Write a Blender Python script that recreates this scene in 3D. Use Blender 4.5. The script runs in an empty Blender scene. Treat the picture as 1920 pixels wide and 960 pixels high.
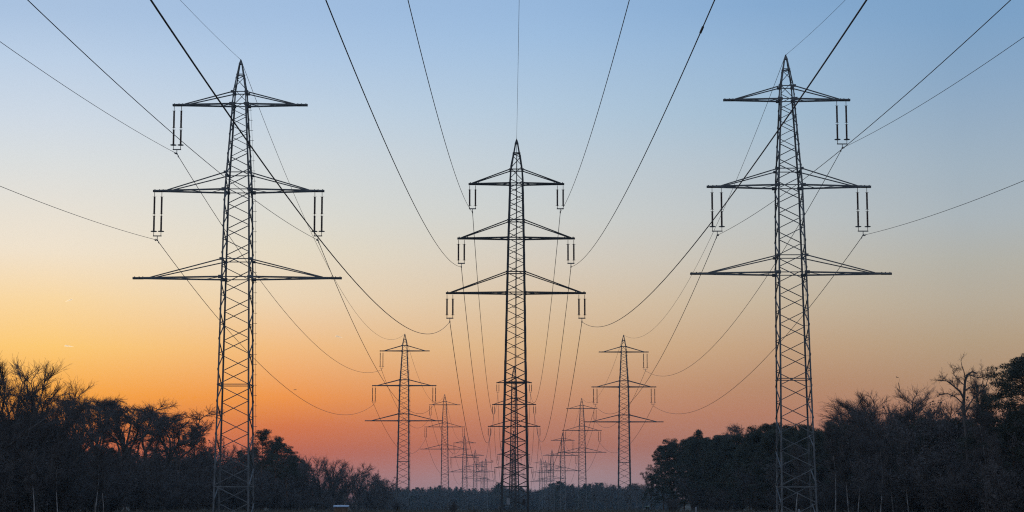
import bpy, bmesh, math, random
import numpy as np
from mathutils import Vector, Matrix

# ------------------------------------------------------------------ camera
scn = bpy.context.scene
COL = scn.collection
F = 3578.0                     # focal length in pixels of the 1920-wide photograph
PITCH = math.atan(460.0 / F)   # horizon at y = 940
CAMZ = 1.7
cam_d = bpy.data.cameras.new("camera")
cam_d.sensor_width = 36.0
cam_d.lens = F / 1920.0 * 36.0
cam_d.clip_start = 0.5
cam_d.clip_end = 300000.0
cam = bpy.data.objects.new("camera", cam_d)
cam.location = (0, 0, CAMZ)
cam.rotation_euler = (math.pi / 2 + PITCH, 0, 0)
COL.objects.link(cam)
scn.camera = cam
scn.render.resolution_x, scn.render.resolution_y = 1024, 512
CP, SP = math.cos(PITCH), math.sin(PITCH)


def ray(px, py):
    """direction of a photo pixel, scaled so that y = 1"""
    u, v = (px - 960.0) / F, (480.0 - py) / F
    d = (u, CP - v * SP, SP + v * CP)
    return d[0] / d[1], d[2] / d[1]


def W(px, py, Y):
    """world x, z of a photo pixel at the distance Y"""
    a, b = ray(px, py)
    return a * Y, CAMZ + b * Y


def ground(x, y):
    z = 0.0 if y < 320 else -0.0047 * (y - 320)
    if y > 2300:
        z = -0.0047 * 1980
    return z


# ------------------------------------------------------------------ world: dusk sky
def lin(c):
    return tuple(((v / 255.0) / 12.92 if v / 255.0 <= 0.04045 else ((v / 255.0 + 0.055) / 1.055) ** 2.4) for v in c)


def elev(px, py):
    a, b = ray(px, py)
    return math.atan2(b, math.hypot(a, 1.0))


SUN_AZ, SUN_EL = math.radians(-38), math.radians(-1.0)
world = bpy.data.worlds.new("World")
scn.world = world
world.use_nodes = True
wn, wl = world.node_tree.nodes, world.node_tree.links
wn.clear()
out = wn.new("ShaderNodeOutputWorld")
tc = wn.new("ShaderNodeTexCoord")
nrm = wn.new("ShaderNodeVectorMath"); nrm.operation = 'NORMALIZE'
wl.new(tc.outputs["Generated"], nrm.inputs[0])
sep = wn.new("ShaderNodeSeparateXYZ")
wl.new(nrm.outputs[0], sep.inputs[0])


def wmath(op, a, b=None, clamp=False):
    n = wn.new("ShaderNodeMath"); n.operation = op; n.use_clamp = clamp
    for i, v in enumerate((a, b)):
        if v is None:
            continue
        if isinstance(v, (int, float)):
            n.inputs[i].default_value = v
        else:
            wl.new(v, n.inputs[i])
    return n.outputs[0]


el = wmath('ARCSINE', sep.outputs[2])
az = wmath('ARCTAN2', sep.outputs[0], sep.outputs[1])
EL_LO, EL_HI = math.radians(-2), math.radians(90)
# nonlinear elevation coordinate: fine near the horizon
t_el = wmath('POWER', wmath('DIVIDE', wmath('SUBTRACT', el, EL_LO), EL_HI - EL_LO, True), 0.5)


def tpos(e):
    return max(0.0, min(1.0, (e - EL_LO) / (EL_HI - EL_LO))) ** 0.5


def ramp(stops):
    n = wn.new("ShaderNodeValToRGB")
    cr = n.color_ramp
    cr.interpolation = 'LINEAR'
    stops = sorted(stops)
    while len(cr.elements) < len(stops):
        cr.elements.new(0.5)
    for e, (p, c) in zip(cr.elements, stops):
        e.position = p
        e.color = (*c, 1)
    wl.new(t_el, n.inputs[0])
    return n.outputs[0]


SKY_COLUMNS = [
    (100, [(20, (166, 191, 221)), (107, (184, 204, 227)), (220, (203, 214, 226)), (300, (215, 219, 220)), (390, (228, 222, 211)),
           (467, (238, 224, 203)), (560, (248, 214, 160)), (650, (253, 201, 114)), (740, (252, 166, 58)),
           (830, (229, 116, 58)), (900, (196, 108, 88)), (940, (165, 105, 105))]),
    (540, [(20, (158, 187, 221)), (107, (172, 197, 225)), (220, (192, 208, 223)), (300, (206, 213, 217)), (400, (217, 216, 208)),
           (467, (226, 216, 196)), (560, (234, 210, 178)), (650, (242, 187, 128)), (745, (241, 148, 70)),
           (800, (217, 117, 68)), (850, (195, 104, 80)), (900, (172, 116, 114)), (940, (150, 116, 124))]),
    (1015, [(10, (147, 180, 217)), (67, (154, 186, 220)), (200, (175, 198, 219)), (300, (190, 203, 213)), (407, (203, 206, 204)),
            (490, (212, 202, 188)), (567, (217, 193, 164)), (652, (215, 178, 137)), (740, (203, 146, 111)), (790, (190, 127, 102)),
            (837, (178, 115, 98)), (885, (172, 136, 137)), (920, (164, 142, 150)), (940, (150, 132, 142))]),
    (1440, [(10, (130, 167, 206)), (100, (146, 178, 210)), (220, (160, 186, 207)), (307, (176, 190, 201)), (407, (188, 193, 194)),
            (490, (196, 190, 178)), (567, (198, 180, 156)), (652, (194, 159, 127)), (720, (184, 138, 108)), (775, (182, 125, 100)),
            (837, (170, 116, 104)), (885, (158, 122, 122)), (940, (146, 126, 134))]),
    (1815, [(27, (120, 158, 196)), (150, (135, 165, 195)), (307, (157, 175, 190)), (407, (168, 178, 184)), (490, (176, 174, 165)),
            (567, (180, 168, 150)), (640, (178, 155, 128)), (707, (174, 140, 112)), (767, (172, 126, 102)),
            (837, (162, 114, 102)), (885, (152, 116, 114)), (940, (140, 118, 126))]),
]
ZEN = [(35, (104, 136, 176)), (90, (92, 118, 156))]
cols, azs = [], []
for px, st in SKY_COLUMNS:
    st = sorted(st)
    s = [(tpos(elev(px, y)), lin(c)) for y, c in st]
    s += [(tpos(math.radians(e)), lin(c)) for e, c in ZEN]
    s.append((0.0, tuple(0.35 * v for v in lin(st[-1][1]))))
    cols.append(ramp(s))
    azs.append(math.atan2((px - 960.0) / F, 1.0))
cur = cols[0]
for i in range(1, len(cols)):
    mr = wn.new("ShaderNodeMapRange")
    mr.interpolation_type = 'LINEAR'
    wl.new(az, mr.inputs[0])
    mr.inputs[1].default_value = azs[i - 1]
    mr.inputs[2].default_value = azs[i]
    mx = wn.new("ShaderNodeMix"); mx.data_type = 'RGBA'
    wl.new(mr.outputs[0], mx.inputs[0])
    wl.new(cur, mx.inputs[6]); wl.new(cols[i], mx.inputs[7])
    cur = mx.outputs[2]
# the eastern half of the sky, away from the afterglow, is a dim blue dusk
east = ramp([(0.0, (.012, .014, .018)), (tpos(0.0), lin((140, 140, 152))), (tpos(.12), lin((172, 160, 170))),
             (tpos(.3), lin((150, 164, 186))), (tpos(1.55), lin((92, 118, 156)))])
absaz = wmath('ABSOLUTE', wmath('SUBTRACT', az, -0.25))
mr = wn.new("ShaderNodeMapRange"); mr.interpolation_type = 'SMOOTHSTEP'
wl.new(absaz, mr.inputs[0])
mr.inputs[1].default_value = 0.60; mr.inputs[2].default_value = 2.3
mx = wn.new("ShaderNodeMix"); mx.data_type = 'RGBA'
wl.new(mr.outputs[0], mx.inputs[0]); wl.new(cur, mx.inputs[6]); wl.new(east, mx.inputs[7])
bg_grad = wn.new("ShaderNodeBackground"); bg_grad.inputs[1].default_value = 1.0
wl.new(mx.outputs[2], bg_grad.inputs[0])
sky = wn.new("ShaderNodeTexSky"); sky.sky_type = 'NISHITA'; sky.sun_disc = False
sky.sun_elevation = SUN_EL; sky.sun_rotation = SUN_AZ
sky.dust_density = 2.0
bg_sky = wn.new("ShaderNodeBackground"); bg_sky.inputs[1].default_value = 0.05
wl.new(sky.outputs[0], bg_sky.inputs[0])
add = wn.new("ShaderNodeAddShader")
wl.new(bg_grad.outputs[0], add.inputs[0]); wl.new(bg_sky.outputs[0], add.inputs[1])
wl.new(add.outputs[0], out.inputs[0])

# the sun has just set: it stands below the horizon, the land shades everything but the high contrails
sun_d = bpy.data.lights.new("sun", 'SUN')
sun_d.energy = 5.0
sun_d.angle = math.radians(0.5)
sun_d.color = (1.0, 0.80, 0.50)
sun = bpy.data.objects.new("sun", sun_d)
COL.objects.link(sun)
sdir = Vector((math.sin(SUN_AZ) * math.cos(SUN_EL), math.cos(SUN_AZ) * math.cos(SUN_EL), math.sin(SUN_EL)))
sun.rotation_euler = sdir.to_track_quat('Z', 'Y').to_euler()
sun.location = (0, 0, 60)

scn.view_settings.view_transform = 'Standard'
scn.view_settings.look = 'None'
scn.view_settings.exposure = 0.0
scn.view_settings.gamma = 1.0
scn.view_settings.use_curve_mapping = False
scn.render.engine = 'CYCLES'
scn.cycles.use_denoising = False
scn.cycles.max_bounces = 4
scn.cycles.volume_bounces = 0
scn.cycles.filter_width = 1.15

# ------------------------------------------------------------------ materials
def mat(name, color, rough=0.8, metal=0.0, noise=None, spec=0.3, bump=0.0):
    m = bpy.data.materials.new(name)
    m.use_nodes = True
    nt = m.node_tree
    b = nt.nodes["Principled BSDF"]
    b.inputs["Roughness"].default_value = rough
    b.inputs["Metallic"].default_value = metal
    b.inputs["Specular IOR Level"].default_value = spec
    if noise:
        scale, c2, detail = noise
        g = nt.nodes.new("ShaderNodeNewGeometry")
        n = nt.nodes.new("ShaderNodeTexNoise")
        n.inputs["Scale"].default_value = scale
        n.inputs["Detail"].default_value = detail
        nt.links.new(g.outputs["Position"], n.inputs["Vector"])
        r = nt.nodes.new("ShaderNodeValToRGB")
        r.color_ramp.elements[0].position = 0.35
        r.color_ramp.elements[1].position = 0.68
        r.color_ramp.elements[0].color = (*color, 1)
        r.color_ramp.elements[1].color = (*c2, 1)
        nt.links.new(n.outputs[0], r.inputs[0])
        nt.links.new(r.outputs[0], b.inputs["Base Color"])
        if bump:
            bp = nt.nodes.new("ShaderNodeBump")
            bp.inputs["Strength"].default_value = bump
            nt.links.new(n.outputs[0], bp.inputs["Height"])
            nt.links.new(bp.outputs[0], b.inputs["Normal"])
    else:
        b.inputs["Base Color"].default_value = (*color, 1)
    return m


M = {}
M['steel'] = mat('weathered_galvanised_steel', (.10, .115, .122), .75, 0.0, (1.3, (.18, .205, .215), 5), .25)
M['steel_c'] = mat('dark_painted_steel', (.045, .052, .056), .75, 0.0, (1.1, (.085, .095, .10), 5), .25)
M['ceramic'] = mat('brown_glazed_porcelain', (.06, .035, .025), .35, 0.0, (6, (.10, .055, .035), 2), .4)
M['cable'] = mat('aged_aluminium_cable', (.09, .09, .095), .7, 0.0, (3, (.13, .13, .14), 2), .2)
M['plate'] = mat('enamel_plate', (.26, .30, .32), .5, 0.0, (9, (.18, .20, .22), 3))
M['board'] = mat('dark_board', (.02, .022, .025), .6, 0.0, (6, (.035, .036, .04), 3))
M['bark'] = mat('dark_bark', (.075, .070, .066), .95, 0.0, (2.0, (.14, .13, .12), 6), .1, .4)
M['twig'] = mat('twig_bark', (.092, .087, .085), .95, 0.0, (.6, (.150, .142, .136), 4), .1)
M['bark_pine'] = mat('pine_bark', (.09, .065, .05), .95, 0.0, (1.6, (.15, .10, .07), 6), .1, .4)
M['birch'] = mat('birch_bark', (.40, .40, .385), .9, 0.0, (1.9, (.15, .14, .13), 6), .15)
M['needle'] = mat('pine_needles', (.048, .060, .048), .8, 0.0, (.5, (.080, .095, .070), 4), .2)
M['ivy'] = mat('ivy_leaves', (.048, .060, .046), .6, 0.0, (.7, (.078, .092, .064), 4), .3)
M['bud'] = mat('dry_leaves_and_buds', (.05, .036, .024), .9, 0.0, (.8, (.085, .06, .036), 4), .1)
M['soil'] = mat('meadow_ground', (.06, .062, .045), .95, 0.0, (.12, (.10, .092, .058), 8), .1, .3)
M['straw'] = mat('dry_grass', (.085, .085, .07), .9, 0.0, (.4, (.14, .135, .11), 3), .1)
M['wood'] = mat('weathered_boards', (.13, .10, .075), .85, 0.0, (2.5, (.20, .155, .115), 6), .15)
M['tin'] = mat('blue_grey_tin', (.22, .33, .46), .35, 0.0, (2.2, (.36, .47, .58), 3), .5)
M['dark'] = mat('dark_green_paint', (.022, .030, .026), .6, 0.0, (3, (.035, .045, .040), 3))
M['rim'] = mat('pale_green_enamel', (.35, .55, .45), .4, 0.0, (3, (.45, .66, .56), 3))
M['bird'] = mat('dark_feathers', (.02, .02, .022), .8, 0.0, (12, (.035, .033, .034), 3))
M['jet'] = mat('airliner_skin', (.10, .10, .12), .5, 0.0, (.2, (.14, .14, .16), 2))

# ice-crystal trail: lit only by the sun, seen through its thin body
ct = bpy.data.materials.new('ice_trail'); ct.use_nodes = True
nt = ct.node_tree; nt.nodes.clear()
o_ = nt.nodes.new("ShaderNodeOutputMaterial")
pv = nt.nodes.new("ShaderNodeVolumePrincipled")
pv.inputs["Color"].default_value = (.98, .98, .98, 1)
pv.inputs["Density"].default_value = 0.08
pv.inputs["Anisotropy"].default_value = 0.6
nt.links.new(pv.outputs[0], o_.inputs["Volume"])
M['trail'] = ct


# ------------------------------------------------------------------ scene helpers
def setp(o, label=None, cat=None, group=None, kind=None):
    if label: o['label'] = label
    if cat: o['category'] = cat
    if group: o['group'] = group
    if kind: o['kind'] = kind
    return o


def empty(name, loc, label, cat, group=None):
    o = bpy.data.objects.new(name, None)
    o.empty_display_size = 1.0
    o.location = loc
    COL.objects.link(o)
    return setp(o, label, cat, group)


def link(name, me, parent=None, loc=None):
    o = bpy.data.objects.new(name, me)
    COL.objects.link(o)
    if parent is not None:
        o.parent = parent
    if loc is not None:
        o.location = loc
    return o


def dup(root, loc, rz, s, label, group, name=None, sz=None):
    r = root.copy()
    if name: r.name = name
    COL.objects.link(r)
    r.location = loc
    r.rotation_euler = (0, 0, rz)
    r.scale = s if isinstance(s, (tuple, list)) else (s, s, s)
    r['label'] = label
    if group: r['group'] = group
    elif 'group' in r.keys(): del r['group']
    for ch in list(root.children):
        c = ch.copy(); COL.objects.link(c); c.parent = r
        for g in ch.children:
            d = g.copy(); COL.objects.link(d); d.parent = c
    return r


def mesh_np(name, verts, quads=None, tris=None, m=None, smooth=False):
    """mesh from numpy arrays"""
    me = bpy.data.meshes.new(name)
    verts = np.asarray(verts, dtype=np.float32).reshape(-1, 3)
    nq = 0 if quads is None else len(quads)
    nt_ = 0 if tris is None else len(tris)
    me.vertices.add(len(verts))
    me.vertices.foreach_set("co", verts.ravel())
    nl = nq * 4 + nt_ * 3
    me.loops.add(nl)
    me.polygons.add(nq + nt_)
    idx = []
    if nq: idx.append(np.asarray(quads, dtype=np.int32).ravel())
    if nt_: idx.append(np.asarray(tris, dtype=np.int32).ravel())
    me.loops.foreach_set("vertex_index", np.concatenate(idx))
    starts = np.concatenate([np.arange(nq, dtype=np.int32) * 4, nq * 4 + np.arange(nt_, dtype=np.int32) * 3])
    me.polygons.foreach_set("loop_start", starts)
    me.update(calc_edges=True)
    me.validate()
    if m: me.materials.append(m)
    if smooth:
        me.polygons.foreach_set("use_smooth", np.ones(nq + nt_, dtype=bool))
    return me


class MB:
    """collects bars, boxes, tubes"""
    def __init__(self):
        self.v, self.f = [], []

    def quadbox(self, a, b):
        """two rings of n points joined, capped"""
        n = len(a); o = len(self.v)
        self.v += [tuple(p) for p in a] + [tuple(p) for p in b]
        for i in range(n):
            j = (i + 1) % n
            self.f.append((o + i, o + j, o + n + j, o + n + i))
        self.f.append(tuple(o + n - 1 - i for i in range(n)))
        self.f.append(tuple(o + n + i for i in range(n)))

    def frame(self, p0, p1, up=None):
        d = (Vector(p1) - Vector(p0)).normalized()
        ref = Vector(up) if up is not None else (Vector((0, 0, 1)) if abs(d.z) < .9 else Vector((0, 1, 0)))
        x = d.cross(ref)
        if x.length < 1e-5:
            x = d.cross(Vector((1, 0, 0)))
        x.normalize()
        y = x.cross(d).normalized()
        return x, y

    def bar(self, p0, p1, w, t, up=None):
        x, y = self.frame(p0, p1, up)
        x = x * (w / 2); y = y * (t / 2)
        P0, P1 = Vector(p0), Vector(p1)
        c = [-x - y, x - y, x + y, -x + y]
        self.quadbox([P0 + k for k in c], [P1 + k for k in c])

    def angle(self, p0, p1, ex, ey, w, t):
        """L-section along p0-p1 with flanges along ex and ey"""
        ex, ey = Vector(ex).normalized(), Vector(ey).normalized()
        prof = [(0, 0), (w, 0), (w, t), (t, t), (t, w), (0, w)]
        P0, P1 = Vector(p0), Vector(p1)
        o = len(self.v)
        for P in (P0, P1):
            for a, b in prof:
                self.v.append(tuple(P + ex * a + ey * b))
        for i in range(6):
            j = (i + 1) % 6
            self.f.append((o + i, o + j, o + 6 + j, o + 6 + i))
        self.f.append((o, o + 1, o + 2, o + 3)); self.f.append((o, o + 3, o + 4, o + 5))
        self.f.append((o + 6, o + 9, o + 8, o + 7)); self.f.append((o + 6, o + 11, o + 10, o + 9))

    def tube(self, pts, radii, n=6, cap=True):
        pts = [Vector(p) for p in pts]
        if not isinstance(radii, (list, tuple)): radii = [radii] * len(pts)
        o = len(self.v)
        for i, p in enumerate(pts):
            a = pts[max(0, i - 1)]; b = pts[min(len(pts) - 1, i + 1)]
            x, y = self.frame(a, b)
            for k in range(n):
                an = 2 * math.pi * k / n
                self.v.append(tuple(p + x * (math.cos(an) * radii[i]) + y * (math.sin(an) * radii[i])))
        for i in range(len(pts) - 1):
            for k in range(n):
                j = (k + 1) % n
                self.f.append((o + i * n + k, o + i * n + j, o + (i + 1) * n + j, o + (i + 1) * n + k))
        if cap:
            self.f.append(tuple(o + n - 1 - k for k in range(n)))
            e = o + (len(pts) - 1) * n
            self.f.append(tuple(e + k for k in range(n)))

    def torus(self, c, R, r, n=14, m_=6):
        o = len(self.v)
        for i in range(n):
            a = 2 * math.pi * i / n
            for k in range(m_):
                b = 2 * math.pi * k / m_
                rr = R + r * math.cos(b)
                self.v.append((c[0] + rr * math.cos(a), c[1] + rr * math.sin(a), c[2] + r * math.sin(b)))
        for i in range(n):
            for k in range(m_):
                i2, k2 = (i + 1) % n, (k + 1) % m_
                self.f.append((o + i * m_ + k, o + i2 * m_ + k, o + i2 * m_ + k2, o + i * m_ + k2))

    def build(self, name, m, parent=None, loc=None, smooth=False):
        me = bpy.data.meshes.new(name)
        me.from_pydata(self.v, [], self.f)
        bm = bmesh.new(); bm.from_mesh(me)
        bmesh.ops.recalc_face_normals(bm, faces=bm.faces[:])
        bm.to_mesh(me); bm.free()
        me.update()
        me.materials.append(m)
        if smooth:
            for p in me.polygons: p.use_smooth = True
        return link(name, me, parent, loc)


# ------------------------------------------------------------------ ground
def build_ground():
    xs = np.concatenate([-np.geomspace(20000, 60, 26), np.linspace(-50, 50, 21), np.geomspace(60, 20000, 26)])
    ys = np.concatenate([-np.geomspace(20000, 60, 16), np.linspace(-40, 300, 40), np.linspace(312, 2300, 120), np.geomspace(2400, 24000, 24)])
    rng = np.random.default_rng(5)
    nx, ny = len(xs), len(ys)
    V = np.zeros((ny, nx, 3))
    for j, y in enumerate(ys):
        for i, x in enumerate(xs):
            z = ground(x, y)
            if abs(x) < 200 and 20 < y < 2300:
                z += rng.uniform(-.06, .03)
            V[j, i] = (x, y, z)
    q = []
    for j in range(ny - 1):
        for i in range(nx - 1):
            a = j * nx + i
            q.append((a, a + 1, a + nx + 1, a + nx))
    o = link('ground', mesh_np('ground', V.reshape(-1, 3), quads=q, m=M['soil'], smooth=True))
    setp(o, kind='structure')


build_ground()

# ------------------------------------------------------------------ pylons
STD = {
    # heights below the apex and half widths in metres, from the nearest pylon of each kind
    'outer': dict(apex_to=[4.17, 12.25, 20.45], half=[6.35, 8.05, 9.80], tie=[1.16, 1.61, 1.68],
                  prof=[(0, .22), (2.95, 1.28), (4.17, 1.40), (12.25, 2.42), (20.45, 2.72), (30.6, 3.0), (42.0, 3.38), (60, 4.0)]),
    'centre': dict(apex_to=[4.03, 9.05, 14.1], half=[4.36, 5.38, 6.42], tie=[1.25, 1.60, 1.85],
                   prof=[(0, .20), (2.78, 1.18), (4.03, 1.30), (9.05, 1.56), (14.1, 1.76), (22.4, 2.05), (33.5, 2.55), (60, 3.6)]),
}


def prof_at(prof, d):
    for (a, wa), (b, wb) in zip(prof, prof[1:]):
        if a <= d <= b:
            return wa + (wb - wa) * (d - a) / (b - a)
    return prof[-1][1]


def insulator(parent, kind, x_out, x_in, z, lean, far):
    """suspension set: two rods joined by a yoke, clamp underneath. returns the clamp point (local)"""
    xm = (x_out + x_in) / 2
    if kind == 'outer':
        zs, zb, zr, zy, zc = .45, 2.2, 3.78, 4.22, 4.62
    else:
        zs, zb, zr, zy, zc = .40, None, 1.95, 2.22, 2.55
    b = MB()
    n = 5 if far else 8
    fat = 1.5 if far else 1.0
    b.bar((min(x_out, x_in) - .06, 0, z - zy), (max(x_out, x_in) + .06, 0, z - zy), .05, .10 * fat)
    b.bar((xm, 0, z - zy), (xm, 0, z - zc), .06 * fat, .06 * fat)
    b.bar((xm, -.28, z - zc), (xm, .28, z - zc), .09, .12)
    st = b.build('insulator_string', M['steel'], parent)
    if not far and kind == 'outer':      # vibration dampers either side of the clamp
        for s in (-1, 1):
            b = MB()
            b.bar((xm + .0, s * .9, z - zc + .02), (xm, s * .9, z - zc - .14), .03, .03)
            b.bar((xm, s * .9 - .18, z - zc - .14), (xm, s * .9 + .18, z - zc - .14), .08, .08)
            b.build('vibration_damper', M['steel'], st)
    for x in (x_out, x_in):
        r = MB()
        r.bar((x, 0, z - .02), (x, 0, z - zs - .02), .05 * fat, .05 * fat)
        r.bar((x, 0, z - zr + .02), (x, 0, z - zy), .05 * fat, .05 * fat)
        secs = [(zs, zr)] if zb is None else [(zs, zb - .09), (zb + .09, zr)]
        for a, c in secs:
            r_ = MB()
            ns = 7 if far else 22
            p, q = [], []
            for k in range(ns * 2 + 1):
                p.append((x, 0, z - a - (c - a) * k / (ns * 2)))
                q.append((.100 if k % 2 else .075) * (1.0 if kind == 'outer' else .85) if not far else .09)
            r.tube(p, q, n)
        if zb is not None:
            r.tube([(x, 0, z - zb + .1), (x, 0, z - zb - .1)], .035, 6)
        if not far:      # arcing horns sit on the rod caps
            for zz in ((zs, zb - .1, zb + .1) if kind == 'outer' else (zs + .04, zr - .04)):
                r.bar((x - .17, 0, z - zz), (x + .17, 0, z - zz), .025, .025)
                r.bar((x, -.17, z - zz), (x, .17, z - zz), .025, .025)
        ro = r.build('insulator_rod', M['ceramic'], st, smooth=False)
        if not far:
            h = MB()
            if kind == 'outer':
                h.torus((x, 0, z - zr), .27, .035)
                h.bar((x - .27, 0, z - zr), (x + .27, 0, z - zr), .03, .03)
                h.build('corona_ring', M['steel'], st)
    return (xm, 0, z - zc)


def pylon(kind, Y, axis_x, lean, apex_z, arms, prof, ins, label, group, extras=None, name='lattice_pylon'):
    """arms: (z, left_x, right_x, tie_dz) relative to the axis; lean: sideways shift per metre of height"""
    gz = ground(axis_x, Y) - .15
    H = apex_z - gz
    far = Y > 900
    mid = Y > 400
    steel = M['steel'] if kind == 'outer' else M['steel_c']
    root = empty(name, (axis_x, Y, gz), label, 'pylon', group)
    L = lambda x, y, z: (x + lean * z, y, z)
    wid = lambda z: prof_at(prof, H - z) / 2.0
    leg_w = (.155 if kind == 'outer' else .17) * (1.0 if not mid else 1.05)
    br_w = .090 if kind == 'outer' else .098
    if mid: leg_w *= 1.3; br_w *= 1.25
    if far: leg_w *= 1.35; br_w *= 1.25
    # profile break heights
    zb = sorted([0.0] + [H - d for d, _ in prof if 0 < H - d <= H])
    zb[-1] = H - .25
    corners = [(-1, -1), (1, -1), (1, 1), (-1, 1)]
    for sx, sy in corners:
        b = MB()
        for z0, z1 in zip(zb, zb[1:]):
            w0, w1 = wid(z0), wid(z1)
            k = .75 if z0 > H - prof[2][0] - .1 else 1.0
            b.angle(L(sx * w0, sy * w0, z0), L(sx * w1, sy * w1, z1), (-sx, 0, 0), (0, -sy, 0), leg_w * k, .028)
        b.build('leg', steel, root)
    # lattice: single zigzag lacing per face, mirrored front to back
    br = MB()
    faces = [((-1, -1), (1, -1), 0), ((1, 1), (-1, 1), 0), ((-1, 1), (-1, -1), 0), ((1, -1), (1, 1), 0)]
    top_lace = H - prof[1][0] * .45
    for fi, (a, c, ph) in enumerate(faces):
        z = 0.0
        side = ph + (1 if fi == 1 else 0)
        if fi == 1: side = 0          # mirrored because the corner order is reversed
        k = 0
        while z < top_lace:
            w = wid(z) * 2
            dz = w * (.49 if w > 1.0 else .75)
            if H - prof[2][0] < z: dz = w * .95
            z2 = min(z + dz, top_lace)
            s0 = a if (k + side) % 2 == 0 else c
            s1 = c if (k + side) % 2 == 0 else a
            w0, w1 = wid(z), wid(z2)
            out_ = Vector(((a[0] + c[0]) / 2, (a[1] + c[1]) / 2, 0))
            sc = 1.0 if w > 2 else .75
            br.bar(L(s0[0] * w0, s0[1] * w0, z), L(s1[0] * w1, s1[1] * w1, z2), br_w * sc, br_w * sc * .8)
            z = z2; k += 1
    hz = []
    for az_, lx, rx, tz in arms:
        hz += [az_, az_ + tz]
    hz += [H - prof[1][0] * .45, H - prof[-3][0] * 1.0, 3.2]
    for z in hz:
        if z < .5 or z > H: continue
        w = wid(z)
        for (a, c) in ((corners[0], corners[1]), (corners[1], corners[2]), (corners[2], corners[3]), (corners[3], corners[0])):
            br.bar(L(a[0] * w, a[1] * w, z), L(c[0] * w, c[1] * w, z), br_w * .9, br_w * .9)
    br.build('bracing', steel, root)
    # peak cap with earth-wire clamp
    pk = MB()
    w = wid(H - .3)
    pk.quadbox([L(sx * w * 1.25, sy * w * 1.25, H - .42) for sx, sy in corners], [L(sx * .07, sy * .07, H - .02) for sx, sy in corners])
    pk.bar(L(0, -.22, H), L(0, .22, H), .08, .09)
    pk.build('peak_cap', steel, root)
    # cross-arms
    ch = (.13 if kind == 'outer' else .12) * (1.9 if far else 1.4 if mid else 1)
    for (z, lx, rx, tz) in arms:
        am = MB()
        wb, wt = wid(z), wid(z + tz)
        ties = []
        for sgn, tip in ((-1, lx), (1, rx)):
            tipL = abs(tip)
            for sy in (-1, 1):
                # bottom chords converge on the tip
                am.bar(L(sgn * wb, sy * wb, z), L(sgn * tipL, sy * .13, z), ch, ch * 1.15)
            # zigzag between the two chords (in plan)
            n = 4
            for k in range(n):
                t0, t1 = k / n, (k + 1) / n
                xa = wb + (tipL - wb) * t0; xb = wb + (tipL - wb) * t1
                ya = wb + (.13 - wb) * t0; yb = wb + (.13 - wb) * t1
                s = 1 if k % 2 else -1
                am.bar(L(sgn * xa, s * ya, z - .02), L(sgn * xb, -s * yb, z - .02), .06, .05)
            # tip plate and hanger lugs
            am.bar(L(sgn * (tipL - .95), 0, z - .01), L(sgn * (tipL + .05), 0, z - .01), .30, .20 if kind == 'outer' else .16)
            for q in (.12, .55, .9):
                am.bar(L(sgn * (tipL - q), 0, z + .02), L(sgn * (tipL - q), 0, z + .16), .09, .07)
            # gusset plates on the body
            for sy in (-1, 1):
                g = 1.0 if kind == 'outer' else .5
                am.bar(L(sgn * wb - .22 * g * sgn, sy * (wb + .012), z), L(sgn * wb + .26 * g * sgn, sy * (wb + .012), z), .02, .30 * (g + .1))
                am.bar(L(sgn * wt - .16 * g * sgn, sy * (wt + .012), z + tz), L(sgn * wt + .20 * g * sgn, sy * (wt + .012), z + tz), .02, .24 * (g + .1))
                xe = sgn * (wb + (tipL - wb) * (.80 if kind == 'outer' else .93))
                ye = sy * (wb + (.13 - wb) * (.80 if kind == 'outer' else .93))
                ties.append((L(sgn * wt, sy * wt, z + tz), L(xe, ye, z + .05)))
        if far:
            for a, c in ties: am.bar(a, c, ch * .8, ch * .8)
        ao = am.build('crossarm', steel, root)
        if not far:
            for a, c in ties:
                tb = MB(); tb.bar(a, c, ch * .75, ch * .75)
                tb.build('tie_rod', steel, ao)
    # climbing rail with step bolts
    if not far:
        st = MB()
        if kind == 'outer':
            xr = 1 if axis_x < 0 else 1
            rail = lambda z: L(xr * (wid(z) + .20), wid(z) * .98, z)
        else:
            rail = lambda z: L(0.02, -wid(z) - .03, z)
        zz = 3.0
        ztop = H - prof[1][0] * 1.25
        if kind == 'outer':
            zz0 = 3.0
            while zz0 < ztop:
                z1 = min(zz0 + 2.5, ztop)
                st.bar(rail(zz0), rail(z1), .022, .022); zz0 = z1
            step = .98
        else:
            zz0 = 1.0
            while zz0 < ztop + 2.0:
                z1 = min(zz0 + 2.5, ztop + 2.0)
                st.bar(rail(zz0), rail(z1), .085, .06); zz0 = z1
            step = .92
        k = 0
        while zz < ztop:
            p = rail(zz)
            if kind == 'outer':
                st.bar((p[0] - .30, p[1], zz), (p[0] + .13, p[1], zz), .035, .035)
            else:
                s = 1 if k % 2 else -1
                st.bar((p[0], p[1] - .02, zz), (p[0] + s * .32, p[1] - .02, zz), .04, .04)
            zz += step; k += 1
        st.build('climbing_rail', steel, root)
    # footings
    for sx, sy in corners:
        w = wid(0)
        fb = MB(); fb.bar((sx * w, sy * w, -.3), (sx * w, sy * w, .33), .7, .7)
        fb.build('footing', M['plate'], root)
    clamps = []
    for (ai, side, xo, xi) in ins:
        z = arms[ai][0]
        c = insulator(root, kind, xo + lean * z, xi + lean * z, z - .12, lean, far)
        clamps.append((ai, side, Vector((axis_x + c[0], Y, gz + c[2]))))
    apex = Vector((axis_x + lean * H, Y, gz + H + .03))
    return root, clamps, apex


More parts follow.
